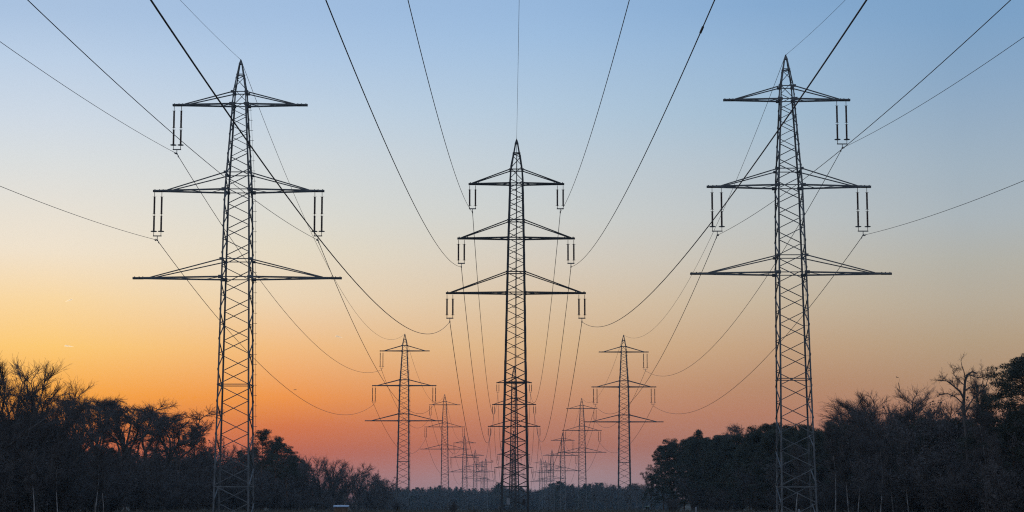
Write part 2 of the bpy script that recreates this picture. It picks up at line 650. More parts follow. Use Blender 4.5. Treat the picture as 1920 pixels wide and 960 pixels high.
def pylon_px(kind, Y, apex, arms_px, ins, label, group, **kw):
    """measured pylon: pixel rows and tips of the arms give real heights and lengths at the distance Y"""
    S = STD[kind]
    if arms_px is None:
        ax, az_ = W(apex[0], apex[1], Y)
        gz = ground(ax, Y) - .15
        arms = [(az_ - d - gz, -h, h, t) for d, h, t in zip(S['apex_to'], S['half'], S['tie'])]
        lean = 0.0
        axis = ax
        prof = S['prof']
    else:
        mids = []
        arms = []
        az_ = W(apex[0], apex[1], Y)[1]
        for (y, xl, xr, ty) in arms_px:
            l, z = W(xl, y, Y); r, _ = W(xr, y, Y)
            mids.append(((l + r) / 2, z, (r - l) / 2, W((xl + xr) / 2, ty, Y)[1] - z))
        ax, _ = W(apex[0], apex[1], Y)
        lean = (mids[0][0] - mids[2][0]) / (mids[0][1] - mids[2][1])
        lean = max(-.006, min(.006, lean))
        gz = ground(ax, Y) - .15
        axis = sum(m_[0] - lean * (m_[1] - gz) for m_ in mids) / 3
        arms = [(m_[1] - gz, -m_[2], m_[2], m_[3]) for m_ in mids]
        # stretch the profile so that its breaks follow the measured arms
        d = [az_ - m_[1] for m_ in mids]
        P = S['prof']
        prof = [(0, P[0][1]), (d[0] - mids[0][3], P[1][1]), (d[0], P[2][1]), (d[1], P[3][1]), (d[2], P[4][1])]
        k = d[2] - P[4][0]
        prof += [(a + k, w) for a, w in P[5:]]
    sp = .69 if kind == 'outer' else .54
    inset = {'outer': .10, 'centre': .06}[kind]
    if kind == 'outer' and apex[0] > 960: sp, inset = .90, .36
    il = []
    for ai, side in ins:
        tip = arms[ai][1] if side < 0 else arms[ai][2]
        s = -1 if side < 0 else 1
        o1 = inset
        if kind == 'outer' and apex[0] < 960 and side > 0: o1 = .16
        if kind == 'outer' and apex[0] > 960 and side < 0: o1 = .46
        il.append((ai, side, tip - s * o1, tip - s * (o1 + sp)))
    return pylon(kind, Y, axis, lean, az_, arms, prof, il, label, group, **kw)


INS_L = [(0, -1), (1, -1), (1, 1)]
INS_R = [(0, 1), (1, -1), (1, 1)]
INS_C = [(0, -1), (0, 1), (1, -1), (1, 1), (2, -1), (2, 1)]
ordn = ['first', 'second', 'third', 'fourth', 'fifth', 'sixth', 'seventh']
GL, GR, GC = 'pylons of the left line', 'pylons of the right line', 'pylons of the middle line'

line_L = [
    pylon_px('outer', 180, (450.5, 113), [(197, 325, 576, 174), (358, 288, 607, 326), (521.5, 250, 640, 488)], INS_L,
             'tall grey lattice pylon nearest in the left line, its foot before the left wood', GL),
    pylon_px('outer', 480, (758, 626), [(658, 712, 805, 648), (723, 698.5, 818.5, 712), (789, 684, 829.5, 776)], INS_L,
             'second pylon of the left line, clear of the trees just right of the left wood', GL),
    pylon_px('outer', 780, (834, 739), [(759, 805, 863, 753), (800.5, 796, 871.5, 793), (842, 788, 880, 834)], INS_L,
             'third pylon of the left line, close right of the second one', GL),
    pylon_px('outer', 1080, (871.5, 816.5), None, INS_L, 'fourth pylon of the left line, small, right of the third one', GL),
    pylon_px('outer', 1380, (891, 843), None, INS_L, 'fifth pylon of the left line, tiny and faint beside the fourth', GL),
    pylon_px('outer', 1680, (911, 858), None, INS_L, 'tiny pylon of the left line nearest to the middle pylon', GL),
    pylon_px('outer', 1990, (904, 863), None, INS_L, 'farthest faintest pylon of the left line, between its tiny neighbours', GL),
]
line_R = [
    pylon_px('outer', 182, (1472.5, 104), [(187.5, 1357, 1593, 163), (350, 1326, 1632, 319), (513, 1295, 1671, 481)], INS_R,
             'tall grey lattice pylon nearest in the right line, its foot before the right wood', GR),
    pylon_px('outer', 482, (1169, 628), [(660, 1123, 1216, 650), (725.5, 1109, 1230, 714), (791, 1096.5, 1244, 778)], INS_R,
             'second pylon of the right line, just left of the edge of the pine wood', GR),
    pylon_px('outer', 755, (1091, 746.5), [(766, 1062, 1119.5, 760), (807, 1054, 1128, 799), (848, 1046, 1137, 840)], INS_R,
             'third pylon of the right line, close left of the second one', GR),
    pylon_px('outer', 1030, (1055, 811), None, INS_R, 'fourth pylon of the right line, small, left of the third one', GR),
    pylon_px('outer', 1340, (1035, 842.5), None, INS_R, 'fifth pylon of the right line, tiny and faint beside the fourth', GR),
    pylon_px('outer', 1690, (1014, 859), None, INS_R, 'tiny pylon of the right line nearest to the middle pylon', GR),
    pylon_px('outer', 1900, (1023, 862.5), None, INS_R, 'farthest faintest pylon of the right line, between its tiny neighbours', GR),
]
line_C = [
    pylon_px('centre', 176, (967, 262), [(345, 879.5, 1057, 319), (447, 858.5, 1077, 414), (549.5, 837, 1097.5, 511)], INS_C,
             'dark lattice pylon in the middle with insulators on both ends of all three arms', GC),
    pylon_px('centre', 474, (963, 686), [(717.5, 931, 997, 708), (758.5, 923, 1005, 747), (799.5, 915, 1013, 788)], INS_C,
             'second pylon of the middle line, half hidden behind the nearest middle pylon', GC),
    pylon_px('centre', 720, (962.5, 808), [(827.5, 938.5, 987, 821), (852, 933, 994, 845), (877, 927, 1000, 869)], INS_C,
             'third pylon of the middle line, seen through the lattice of the nearest', GC),
    pylon_px('centre', 1050, (963.5, 841), None, INS_C, 'small faint fourth pylon of the middle line, seen through the nearest lattice', GC),
]

# plates on the nearest middle pylon
pc = line_C[0][0]
b = MB()
x, z = W(953, 940, 174.6)
px0, pz0 = x - pc.location.x, z - pc.location.z
b.bar((px0, -1.33, pz0 - .30), (px0, -1.33, pz0 + .20), .30, .02, (0, 1, 0))
b.bar((px0 - .08, -1.33, pz0 + .20), (px0 - .08, -1.33, pz0 + .30), .12, .02, (0, 1, 0))
b.bar((px0 + .08, -1.33, pz0 + .20), (px0 + .08, -1.33, pz0 + .30), .12, .02, (0, 1, 0))
o = b.build('number_plate', M['plate'], pc); o['label'] = 'pale blue-white plate fixed low on the lattice'
b = MB()
x, z = W(982.5, 941, 174.6)
px0, pz0 = x - pc.location.x, z - pc.location.z
b.bar((px0, -1.34, pz0 - .25), (px0, -1.34, pz0 + .25), .30, .04, (0, 1, 0))
o = b.build('warning_board', M['board'], pc); o['label'] = 'small black board fixed low on the lattice'


# ------------------------------------------------------------------ conductors
def sag_through(A, B, px, py):
    """sag of the cable from A to B so that it passes the photo pixel"""
    a, bb = ray(px, py)
    # ray: x = a*y ; cable plane: x = Ax + (Bx-Ax)*t, y = Ay + (By-Ay)*t
    dx, dy = B.x - A.x, B.y - A.y
    t = (a * A.y - A.x) / (dx - a * dy)
    y = A.y + dy * t
    z = CAMZ + bb * y
    zl = A.z + (B.z - A.z) * t
    return (zl - z) / max(1e-4, 4 * t * (1 - t))


def cable(points, sags, radii, label, group, name='power_cable', joint=None):
    pts, rad = [], []
    for i, (A, B) in enumerate(zip(points, points[1:])):
        n = (110, 70, 36, 24, 18, 14, 12, 12)[min(i, 7)]
        for k in range(n + (1 if i == len(points) - 2 else 0)):
            t = k / n
            p = A.lerp(B, t)
            p.z -= sags[i] * 4 * t * (1 - t)
            pts.append(p); rad.append(radii[min(i, len(radii) - 1)])
    b = MB()
    b.tube(pts, rad, 5)
    me_name = name
    o = b.build(me_name, M['cable'], smooth=True)
    setp(o, label, 'cable' if name == 'power_cable' else 'earth wire', group)
    if joint is not None:
        k = joint
        d = (pts[k + 1] - pts[k]).normalized()
        c = pts[k]
        j = MB()
        j.tube([c - d * .45, c - d * .34, c + d * .34, c + d * .45], [.018, .036, .036, .018], 8)
        jo = j.build('splice_sleeve', M['cable'], o)
        jo['label'] = 'thicker splice sleeve on the cable'
    return o


TWO_POINT = {(2, -1): (790, 625), (2, 1): (1130, 612)}


def run(line, near_px, span_px, sag_default, radii, names, group, Y0):
    keys = [(ai, s) for ai, s, _ in line[0][1]]
    for ki, key in enumerate(keys + ['apex']):
        pts = []
        for (root, cl, ap) in line:
            if key == 'apex': pts.append(ap.copy())
            else: pts.append([p for a, s, p in cl if (a, s) == key][0].copy())
        A1, A2 = pts[0], pts[1]
        P0 = A1 + (A1 - A2) * (300.0 / (A2.y - A1.y))
        P0.z = A1.z
        if key in TWO_POINT and near_px.get(key):
            # the tower behind the camera stands on its own height: solve it with the sag from two sightings
            rows = []
            for px_, py_ in (near_px[key], TWO_POINT[key]):
                a, bb = ray(px_, py_)
                dx, dy = A1.x - P0.x, A1.y - P0.y
                t = (a * P0.y - P0.x) / (dx - a * dy)
                z = CAMZ + bb * (P0.y + dy * t)
                rows.append((1 - t, -4 * t * (1 - t), z - A1.z * t))
            (a1, b1, c1), (a2, b2, c2) = rows
            P0.z = (c1 * b2 - c2 * b1) / (a1 * b2 - a2 * b1)
            print('far end height', P0.z, 'clamp', A1.z)
        P = [P0] + pts
        sags = [sag_through(P0, A1, *near_px[key]) if near_px.get(key) else sag_default * .9]
        sags.append(sag_through(A1, A2, *span_px[key]) if span_px.get(key) else sag_default)
        for a, c in zip(pts[1:], pts[2:]):
            sags.append(sag_default * ((c.y - a.y) / 300.0) ** 2)
        print('sag', names[key], [round(s, 2) for s in sags])
        ap = key == 'apex'
        r = [q * (.72 if ap else 1) for q in radii]
        joint = None
        if names[key].startswith('*'):
            # splice sleeve at the pixel (1311, 75)
            a, bb = ray(1311, 75)
            n = 110
            joint = min(range(1, n - 1), key=lambda k: abs(P0.lerp(A1, k / n).x - a * P0.lerp(A1, k / n).y) if P0.lerp(A1, k / n).y > 5 else 1e9)
        cable(P, sags, r, names[key].lstrip('*'), group, 'earth_wire' if ap else 'power_cable', joint)


run(line_L,
    {(0, -1): (0, 78), (1, -1): (0, 349), (1, 1): (52, 0), 'apex': (338, 0)},
    {(0, -1): (589, 644), (1, -1): (620, 774), (1, 1): (709, 697), 'apex': (640, 545)},
    9.0, [.020, .032, .042, .050], {
        (0, -1): 'black cable hung from the top arm of the left line pylons',
        (1, -1): 'black cable hung from the outer end of the middle arm, left line',
        (1, 1): 'black cable hung from the inner end of the middle arm, left line',
        'apex': 'thin earth wire running over the peaks of the left line'}, 'cables of the left line', 180)
run(line_R,
    {(0, 1): (1919, 70), (1, -1): (1895, 0), (1, 1): (1919, 339), 'apex': (1585, 0)},
    {(0, 1): (1312, 673), (1, -1): (1230, 687), (1, 1): (1387, 718), 'apex': (1300, 510)},
    9.0, [.020, .032, .042, .050], {
        (0, 1): 'black cable hung from the top arm of the right line pylons',
        (1, -1): 'black cable hung from the inner end of the middle arm, right line',
        (1, 1): 'black cable hung from the outer end of the middle arm, right line',
        'apex': 'thin earth wire running over the peaks of the right line'}, 'cables of the right line', 182)
run(line_C,
    {(0, -1): (765, 0), (0, 1): (1180, 0), (1, -1): (611, 0), (1, 1): (1340, 0), (2, -1): (283, 0), (2, 1): (1625, 0), 'apex': None},
    {(0, -1): (915, 733), (0, 1): (1010, 735), (1, -1): (898, 780), (1, 1): (1033, 780), (2, -1): (870, 780), (2, 1): (1062, 780), 'apex': None},
    8.0, [.018, .029, .038, .045], {
        (0, -1): 'left cable of the top arm of the middle line',
        (0, 1): 'right cable of the top arm of the middle line',
        (1, -1): 'left cable of the middle arm of the middle line',
        (1, 1): '*right cable of the middle arm, with a thick splice sleeve on it',
        (2, -1): 'thick left cable of the lowest arm, sweeping across the near left pylon',
        (2, 1): 'thick right cable of the lowest arm, sweeping across the near right pylon',
        'apex': 'thin earth wire rising straight up from the middle pylon peak'}, 'cables of the middle line', 176)

# ------------------------------------------------------------------ trees
def tubes_np(P0, P1, R0, R1, ns):
    """N separate tapered prisms, vectorised"""
    P0, P1 = np.asarray(P0, float), np.asarray(P1, float)
    R0, R1 = np.asarray(R0, float), np.asarray(R1, float)
    N = len(P0)
    d = P1 - P0
    ln = np.linalg.norm(d, axis=1, keepdims=True); ln[ln == 0] = 1
    d = d / ln
    ref = np.where(np.abs(d[:, 2:3]) < .9, np.array([[0, 0, 1.0]]), np.array([[1.0, 0, 0]]))
    x = np.cross(d, ref); x /= np.linalg.norm(x, axis=1, keepdims=True)
    y = np.cross(x, d)
    V = np.zeros((N, 2, ns, 3))
    for k in range(ns):
        a = 2 * math.pi * k / ns
        o = x * math.cos(a) + y * math.sin(a)
        V[:, 0, k] = P0 + o * R0[:, None]
        V[:, 1, k] = P1 + o * R1[:, None]
    base = (np.arange(N) * 2 * ns)[:, None]
    q = []
    for k in range(ns):
        j = (k + 1) % ns
        q.append(np.concatenate([base + k, base + j, base + ns + j, base + ns + k], axis=1))
    Q = np.concatenate(q, axis=0)
    return V.reshape(-1, 3), Q


def merge(parts):
    V, Q, T, o = [], [], [], 0
    for v, q, t in parts:
        V.append(v)
        if q is not None: Q.append(q + o)
        if t is not None: T.append(t + o)
        o += len(v)
    return np.concatenate(V), (np.concatenate(Q) if Q else None), (np.concatenate(T) if T else None)


class Skel:
    def __init__(self, seed):
        self.r = np.random.default_rng(seed)
        self.s = {}      # level -> list of (p0, p1, r0, r1)

    def add(self, lv, p0, p1, r0, r1):
        self.s.setdefault(lv, []).append((p0, p1, r0, r1))

    def limb(self, lv, p, d, L, r0, r1, n, wob, trop):
        """wobbly polyline; returns points and directions"""
        p = np.array(p, float); d = np.array(d, float); d /= np.linalg.norm(d)
        pts, ds = [p.copy()], [d.copy()]
        for k in range(n):
            d = d + self.r.normal(0, wob, 3) + np.array([0, 0, trop])
            d /= np.linalg.norm(d)
            q = p + d * L / n
            self.add(lv, p, q, r0 + (r1 - r0) * k / n, r0 + (r1 - r0) * (k + 1) / n)
            p = q
            pts.append(p.copy()); ds.append(d.copy())
        return pts, ds

    def arr(self, lv):
        s = self.s.get(lv, [])
        return (np.array([a[0] for a in s]), np.array([a[1] for a in s]), np.array([a[2] for a in s]), np.array([a[3] for a in s]))

    def side(self, d, ang):
        """direction leaving d at the angle ang, random roll"""
        v = self.r.normal(0, 1, 3)
        v -= d * v.dot(d); v /= np.linalg.norm(v)
        return d * math.cos(ang) + v * math.sin(ang)


def twigs(rng, P0, P1, n, L, r, ang, trop, bends=2, wob=.18, lo=.0):
    """n twigs sprouting from the segments P0-P1; returns segment arrays"""
    ln = np.linalg.norm(P1 - P0, axis=1)
    i = rng.choice(len(P0), n, p=ln / ln.sum())
    t = rng.uniform(lo, 1, (n, 1))
    p = P0[i] + (P1[i] - P0[i]) * t
    d = (P1[i] - P0[i]) / np.maximum(ln[i], 1e-6)[:, None]
    v = rng.normal(0, 1, (n, 3))
    v -= d * (v * d).sum(1, keepdims=True); v /= np.linalg.norm(v, axis=1, keepdims=True)
    a = rng.normal(ang, .2, (n, 1))
    d = d * np.cos(a) + v * np.sin(a)
    ll = L * rng.uniform(.5, 1.25, (n, 1)) / bends
    A, B, RA, RB = [], [], [], []
    for k in range(bends):
        d = d + rng.normal(0, wob, (n, 3)) + np.array([[0, 0, trop]])
        d /= np.linalg.norm(d, axis=1, keepdims=True)
        q = p + d * ll
        A.append(p); B.append(q)
        RA.append(np.full(n, r * (1 - .75 * k / bends))); RB.append(np.full(n, r * (1 - .75 * (k + 1) / bends)))
        p = q
    return np.concatenate(A), np.concatenate(B), np.concatenate(RA), np.concatenate(RB)


def tufts(rng, C, R, per, size, flat=.6, width=.3, up=.35):
    """leaf-sized triangles spread through clumps round the centres C"""
    n = len(C) * per
    c = np.repeat(C, per, axis=0); rr = np.repeat(R, per)[:, None]
    v = rng.normal(0, 1, (n, 3)); v /= np.linalg.norm(v, axis=1, keepdims=True)
    rad = rr * rng.uniform(.35, 1.0, (n, 1)) ** .6
    p = c + v * rad * np.array([[1, 1, flat]])
    d = v * .7 + rng.normal(0, .6, (n, 3)) + np.array([[0, 0, up]])
    d /= np.linalg.norm(d, axis=1, keepdims=True)
    s = rng.normal(0, 1, (n, 3)); s -= d * (s * d).sum(1, keepdims=True); s /= np.linalg.norm(s, axis=1, keepdims=True)
    L = size * rng.uniform(.6, 1.35, (n, 1))
    V = np.stack([p - s * L * width, p + s * L * width, p + d * L], axis=1).reshape(-1, 3)
    T = np.arange(n * 3).reshape(-1, 3)
    return V, None, T


def make_tree(name, label, cat, trunk_parts, crown_parts, tm, cm, H, one=False):
    V, Q, T = merge(trunk_parts)
    root = empty(name, (0, 0, 0), label, cat)
    link('trunk', mesh_np('trunk', V, Q, T, tm), root)
    V, Q, T = merge(crown_parts)
    link('crown', mesh_np('crown', V, Q, T, cm), root)
    root['h'] = H
    return root


def finish(sk, name, twig_n, twig_L, twig_r, sub_n, sub_L, sub_r, ang, trop, cat, tm=None, cm=None, src=(2,), leaf=None, thick=1.0):
    rng = sk.r
    tp = []
    for lv in (0, 1):
        if lv in sk.s:
            a = sk.arr(lv); v, q = tubes_np(*a, 7 if lv == 0 else 5); tp.append((v, q, None))
    cp = []
    if 2 in sk.s:
        a = sk.arr(2); v, q = tubes_np(*a, 4); cp.append((v, q, None))
    base = [sk.arr(l) for l in src if l in sk.s]
    P0 = np.concatenate([b_[0] for b_ in base]); P1 = np.concatenate([b_[1] for b_ in base])
    A, B, RA, RB = twigs(rng, P0, P1, twig_n, twig_L, twig_r, ang, trop)
    v, q = tubes_np(A, B, RA, RB, 3); cp.append((v, q, None))
    A2, B2, RA2, RB2 = twigs(rng, A, B, sub_n, sub_L, sub_r, ang * .9, trop, bends=1)
    v, q = tubes_np(A2, B2, RA2, RB2 + .004, 3); cp.append((v, q, None))
    if leaf:
        n, size = leaf
        i = rng.choice(len(B2), n)
        cp.append(tufts(rng, B2[i], np.full(n, .25), 3, size, .9, .35, .0))
    H = max(float(p[0][:, 2].max()) for p in tp + cp)
    return make_tree(name, name, cat, tp, cp, tm or M['bark'], cm or M['twig'], H)


UP = np.array([0, 0, 1.0])


def bare_broom(seed, spread=.42, H=20.0, n_lead=7, fork=.28):
    """broad bare crown of steep leaders, as on beech or oak"""
    s = Skel(seed); r = s.r
    pts, ds = s.limb(0, (0, 0, -.3), (0, 0, 1), H * fork, .42, .34, 5, .03, .02)
    for k in range(n_lead):
        az_ = 2 * math.pi * (k + r.uniform(-.3, .3)) / n_lead
        t = r.uniform(.1, 1.0) * spread
        d = np.array([math.cos(az_) * math.sin(t * 1.6), math.sin(az_) * math.sin(t * 1.6), math.cos(t * 1.6)])
        p = pts[-1] if r.random() < .6 else pts[-2]
        L = H * (1 - fork) * r.uniform(.78, 1.0)
        lp, ld = s.limb(1, p, d, L, .22, .045, 9, .11, .05)
        for j in range(2, 10):
            for m_ in range(2 if j < 9 else 3):
                bd = s.side(ld[j], r.uniform(.45, .95))
                bl = L * r.uniform(.16, .34) * (1.15 - .06 * j)
                s.limb(2, lp[j], bd, bl, .072 * (1.1 - .06 * j), .018, 5, .11, .09)
    return finish(s, 'bare_tree', 2300, 1.5, .021, 7000, .8, .013, .42, .10, 'tree')


def umbrella(seed, H=20.0, lean=.08):
    """bare tree with a wavy high trunk and a flat layered crown"""
    s = Skel(seed); r = s.r
    az_ = r.uniform(0, 6.28)
    pts, ds = s.limb(0, (0, 0, -.3), (lean * math.cos(az_), lean * math.sin(az_), 1), H * .52, .36, .26, 8, .08, .03)
    for k in range(6):
        az_ = 2 * math.pi * (k + r.uniform(-.3, .3)) / 6
        t = r.uniform(.25, .95)
        d = np.array([math.cos(az_) * math.sin(t), math.sin(az_) * math.sin(t), math.cos(t)])
        L = H * r.uniform(.36, .5)
        lp, ld = s.limb(1, pts[-1 - (k % 3)], d, L, .19, .04, 8, .22, .05)
        for j in range(3, 9):
            for m_ in range(3):
                bd = s.side(ld[j], r.uniform(.5, 1.1)); bd[2] = abs(bd[2]) * .5 + .12
                s.limb(2, lp[j], bd, L * r.uniform(.16, .34), .06, .016, 5, .22, .03)
    # the crown is pressed into a shallow dome
    zc, cap = H * .70, H * .17
    def press(p):
        q = p.copy()
        if q[2] > zc: q[2] = zc + cap * (1 - math.exp(-(q[2] - zc) / cap))
        return q
    for lv in (1, 2):
        s.s[lv] = [(press(a), press(b_), ra, rb) for a, b_, ra, rb in s.s[lv]]
    return finish(s, 'umbrella_tree', 1700, .95, .021, 6200, .5, .013, .6, .03, 'tree')


def birch(seed, H=18.0, weep=True):
    s = Skel(seed); r = s.r
    pts, ds = s.limb(0, (0, 0, -.3), (r.normal(0, .04), r.normal(0, .04), 1), H * .93, .19, .035, 14, .035, .02)
    for j in range(5, 15):
        for m_ in range(3):
            bd = s.side(ds[j], r.uniform(.45, .8))
            L = H * r.uniform(.12, .24) * (1.25 - .05 * j)
            s.limb(2, pts[j], bd, L, .038, .010, 6, .10, .02 if not weep else -.07)
    return finish(s, 'birch_tree', 1300, 1.7, .024, 3600, .9, .016, .5, -.22 if weep else .02, 'tree', tm=M['birch'])


def crooked(seed):
    """leaning gnarled tree with crooked limbs and flat sprays of twigs, and its pale forked neighbour limb"""
    s = Skel(seed); r = s.r
    U = .0252
    def path(lv, pts, r0, r1, depth):
        out_ = []
        n = len(pts)
        for k, (a, b_) in enumerate(pts):
            out_.append(np.array([(a - 1617) * U, depth * k / n + r.normal(0, .12), (901 - b_) * U]))
        for k in range(n - 1):
            s.add(lv, out_[k], out_[k + 1], r0 + (r1 - r0) * k / (n - 1), r0 + (r1 - r0) * (k + 1) / (n - 1))
        return out_
    path(0, [(1625, 915), (1628, 700), (1622, 520), (1617, 400), (1612, 330), (1620, 250), (1626, 205), (1642, 172), (1666, 156), (1692, 166)], .32, .07, .8)
    path(1, [(1626, 205), (1616, 152), (1606, 126), (1600, 104)], .075, .03, -.5)
    path(1, [(1612, 300), (1590, 262), (1555, 232), (1518, 208), (1472, 206)], .16, .05, -1.5)
    path(1, [(1613, 225), (1580, 190), (1568, 168), (1564, 148)], .07, .03, .8)
    path(1, [(1612, 330), (1575, 290), (1530, 268), (1492, 276)], .10, .035, 1.6)
    path(1, [(1618, 260), (1648, 238), (1678, 236), (1706, 226)], .10, .035, 1.2)
    path(1, [(1642, 172), (1660, 182), (1684, 192), (1704, 188)], .08, .03, -1.0)
    path(1, [(1617, 380), (1640, 330), (1664, 300), (1676, 262), (1662, 214), (1656, 172)], .11, .03, 1.0)
    path(1, [(1664, 300), (1700, 262), (1716, 196), (1702, 156)], .08, .028, -.6)
    path(1, [(1690, 278), (1734, 232), (1750, 182), (1747, 146)], .075, .028, .8)
    for lv in (1, 0):
        for (a, b_, ra, rb) in list(s.s[lv]):
            if a[2] < 14.5 or ra > .24: continue
            d = (b_ - a) / np.linalg.norm(b_ - a)
            L = np.linalg.norm(b_ - a)
            thin = abs(d[2]) > .8
            for k in range(1 if thin else max(2, int(L * 3.2))):
                q = a + (b_ - a) * r.uniform(0, 1)
                bd = s.side(d, r.uniform(.5, 1.1)); bd[2] = abs(bd[2]) * .5
                s.limb(2, q, bd, r.uniform(.5, 1.3), .034, .013, 4, .2, .03)
    return finish(s, 'gnarled_tree', 420, .75, .018, 1700, .4, .012, .7, .0, 'tree')


def snag(seed, H=20.0):
    """gnarled tree with few bent limbs and sparse sprays"""
    s = Skel(seed); r = s.r
    pts, ds = s.limb(0, (0, 0, -.3), (.05, 0, 1), H * .62, .30, .20, 9, .06, .02)
    specs = [(-1.0, .9, .44), (-.35, 1.0, .40), (.25, .9, .42), (.8, 1.0, .36), (-1.3, .55, .30), (.1, 1.0, .46)]
    for k, (tilt, up, lf) in enumerate(specs):
        d = np.array([math.sin(tilt), r.normal(0, .25), up * math.cos(tilt) + .15])
        lp, ld = s.limb(1, pts[-1 - (k % 4)], d, H * lf, .17, .04, 9, .22, .05)
        for j in range(5, 10):
            bd = s.side(ld[j], r.uniform(.5, 1.0))
            s.limb(2, lp[j], bd, H * r.uniform(.06, .13), .035, .012, 4, .22, .02)
    return finish(s, 'gnarled_tree', 700, .9, .017, 5000, .45, .011, .7, .0, 'tree')


def pine(seed, H=20.0, low=.45, wide=.24, clump=1.0, dens=80, nl=32):
    s = Skel(seed); r = s.r
    pts, ds = s.limb(0, (0, 0, -.3), (r.normal(0, .03), r.normal(0, .03), 1), H * .95, .27, .05, 14, .035, .02)
    C, R = [], []
    for k in range(nl):
        f = low + (1 - low) * (k + r.uniform(0, 1)) / nl
        idx = min(13, int(f * 14)); tt = f * 14 - idx
        p = pts[idx] * (1 - tt) + pts[min(14, idx + 1)] * tt
        env = math.sin(math.pi * min(1, .22 + .78 * ((f - low) / (1 - low))) ** .85) if f < .98 else .3
        L = H * wide * max(.18, env) * r.uniform(.55, 1.15)
        az_ = r.uniform(0, 6.28)
        d = np.array([math.cos(az_), math.sin(az_), r.uniform(.05, .6)])
        lp, ld = s.limb(1, p, d, L, .07, .02, 6, .13, .05)
        for j in (3, 5, 6):
            if j < 5 and r.random() < .4: continue
            C.append(lp[j] + r.normal(0, .4, 3)); R.append(clump * r.uniform(.45, 1.2))
            if r.random() < .6:
                q = s.side(ld[j], 1.0)
                C.append(lp[j] + q * L * .3); R.append(clump * r.uniform(.45, .9))
    C.append(pts[-1]); R.append(clump * .7)
    C, R = np.array(C), np.array(R)
    tp = []
    for lv, ns in ((0, 7), (1, 4)):
        v, q = tubes_np(*s.arr(lv), ns); tp.append((v, q, None))
    cp = [tufts(r, C, R, int(dens * 1.5), .30, .5, .14, .35)]
    Hm = float(cp[0][0][:, 2].max())
    return make_tree('pine_tree', 'pine', 'tree', tp, cp, M['bark_pine'], M['needle'], Hm)


def thicket(seed, H=8.0, stems=13, leaf=None, name='shrub', cat='shrub'):
    s = Skel(seed); r = s.r
    s.add(0, np.array([0, 0, -.4]), np.array([0, 0, .25]), .45, .40)
    for k in range(stems):
        az_ = r.uniform(0, 6.28); t = r.uniform(.0, .75)
        d = np.array([math.cos(az_) * math.sin(t), math.sin(az_) * math.sin(t), math.cos(t)])
        p = (.3 * math.cos(az_), .3 * math.sin(az_), -.1)
        L = H * r.uniform(.7, 1.02)
        lp, ld = s.limb(1, p, d, L, .065, .018, 7, .10, .04)
        for j in range(1, 8):
            for m_ in range(2):
                s.limb(2, lp[j], s.side(ld[j], r.uniform(.5, 1.1)), L * r.uniform(.14, .32), .026, .010, 4, .18, .04)
    return finish(s, name, 1300, .9, .018, 7000, .5, .014, .6, .03, cat, leaf=leaf, src=(1, 2))


P = {
    'broom': [bare_broom(11), bare_broom(12, .5), bare_broom(13, .36, n_lead=6), bare_broom(14, .55, fork=.2, n_lead=8)],
    'umb': [umbrella(21), umbrella(22, lean=.14), umbrella(23, lean=.05)],
    'birch': [birch(31), birch(32), birch(33, weep=False)],
    'snag': [crooked(40), snag(41)],
    'pine': [pine(51), pine(52, low=.5, wide=.28, clump=1.1), pine(53, low=.4)],
    'dense': [pine(61, low=.10, wide=.33, clump=1.0, dens=95, nl=52), pine(62, low=.16, wide=.36, clump=1.0, dens=95, nl=52), pine(63, low=.08, wide=.32, clump=.95, dens=95, nl=52)],
    'bush': [thicket(71), thicket(72, stems=16), thicket(73)],
    'leafy': [thicket(74, stems=12, leaf=(2600, .22), name='leafy_shrub'), thicket(75, stems=14, leaf=(2600, .22), name='leafy_shrub')],
}
used = set()
rnd = random.Random(9)
trees_n = {}


def place(kind, X, Y, h, label, group, rz=None, wide=1.0, idx=None, name=None):
    pool = P[kind]
    src = pool[rnd.randrange(len(pool)) if idx is None else idx]
    s = h / src['h']
    sx = s * wide
    loc = (X, Y, ground(X, Y))
    rz = rnd.uniform(0, 6.28) if rz is None else rz
    key = src.name
    trees_n[kind] = trees_n.get(kind, 0) + 1
    return dup(src, loc, rz, (sx, sx, s), label, group)


GY = 957.0


def hero(kind, px, top, Y, label, group=None, **kw):
    X, zt = W(px, top, Y)
    h = zt - ground(X, Y)
    return place(kind, X, Y, h, label, group, **kw)


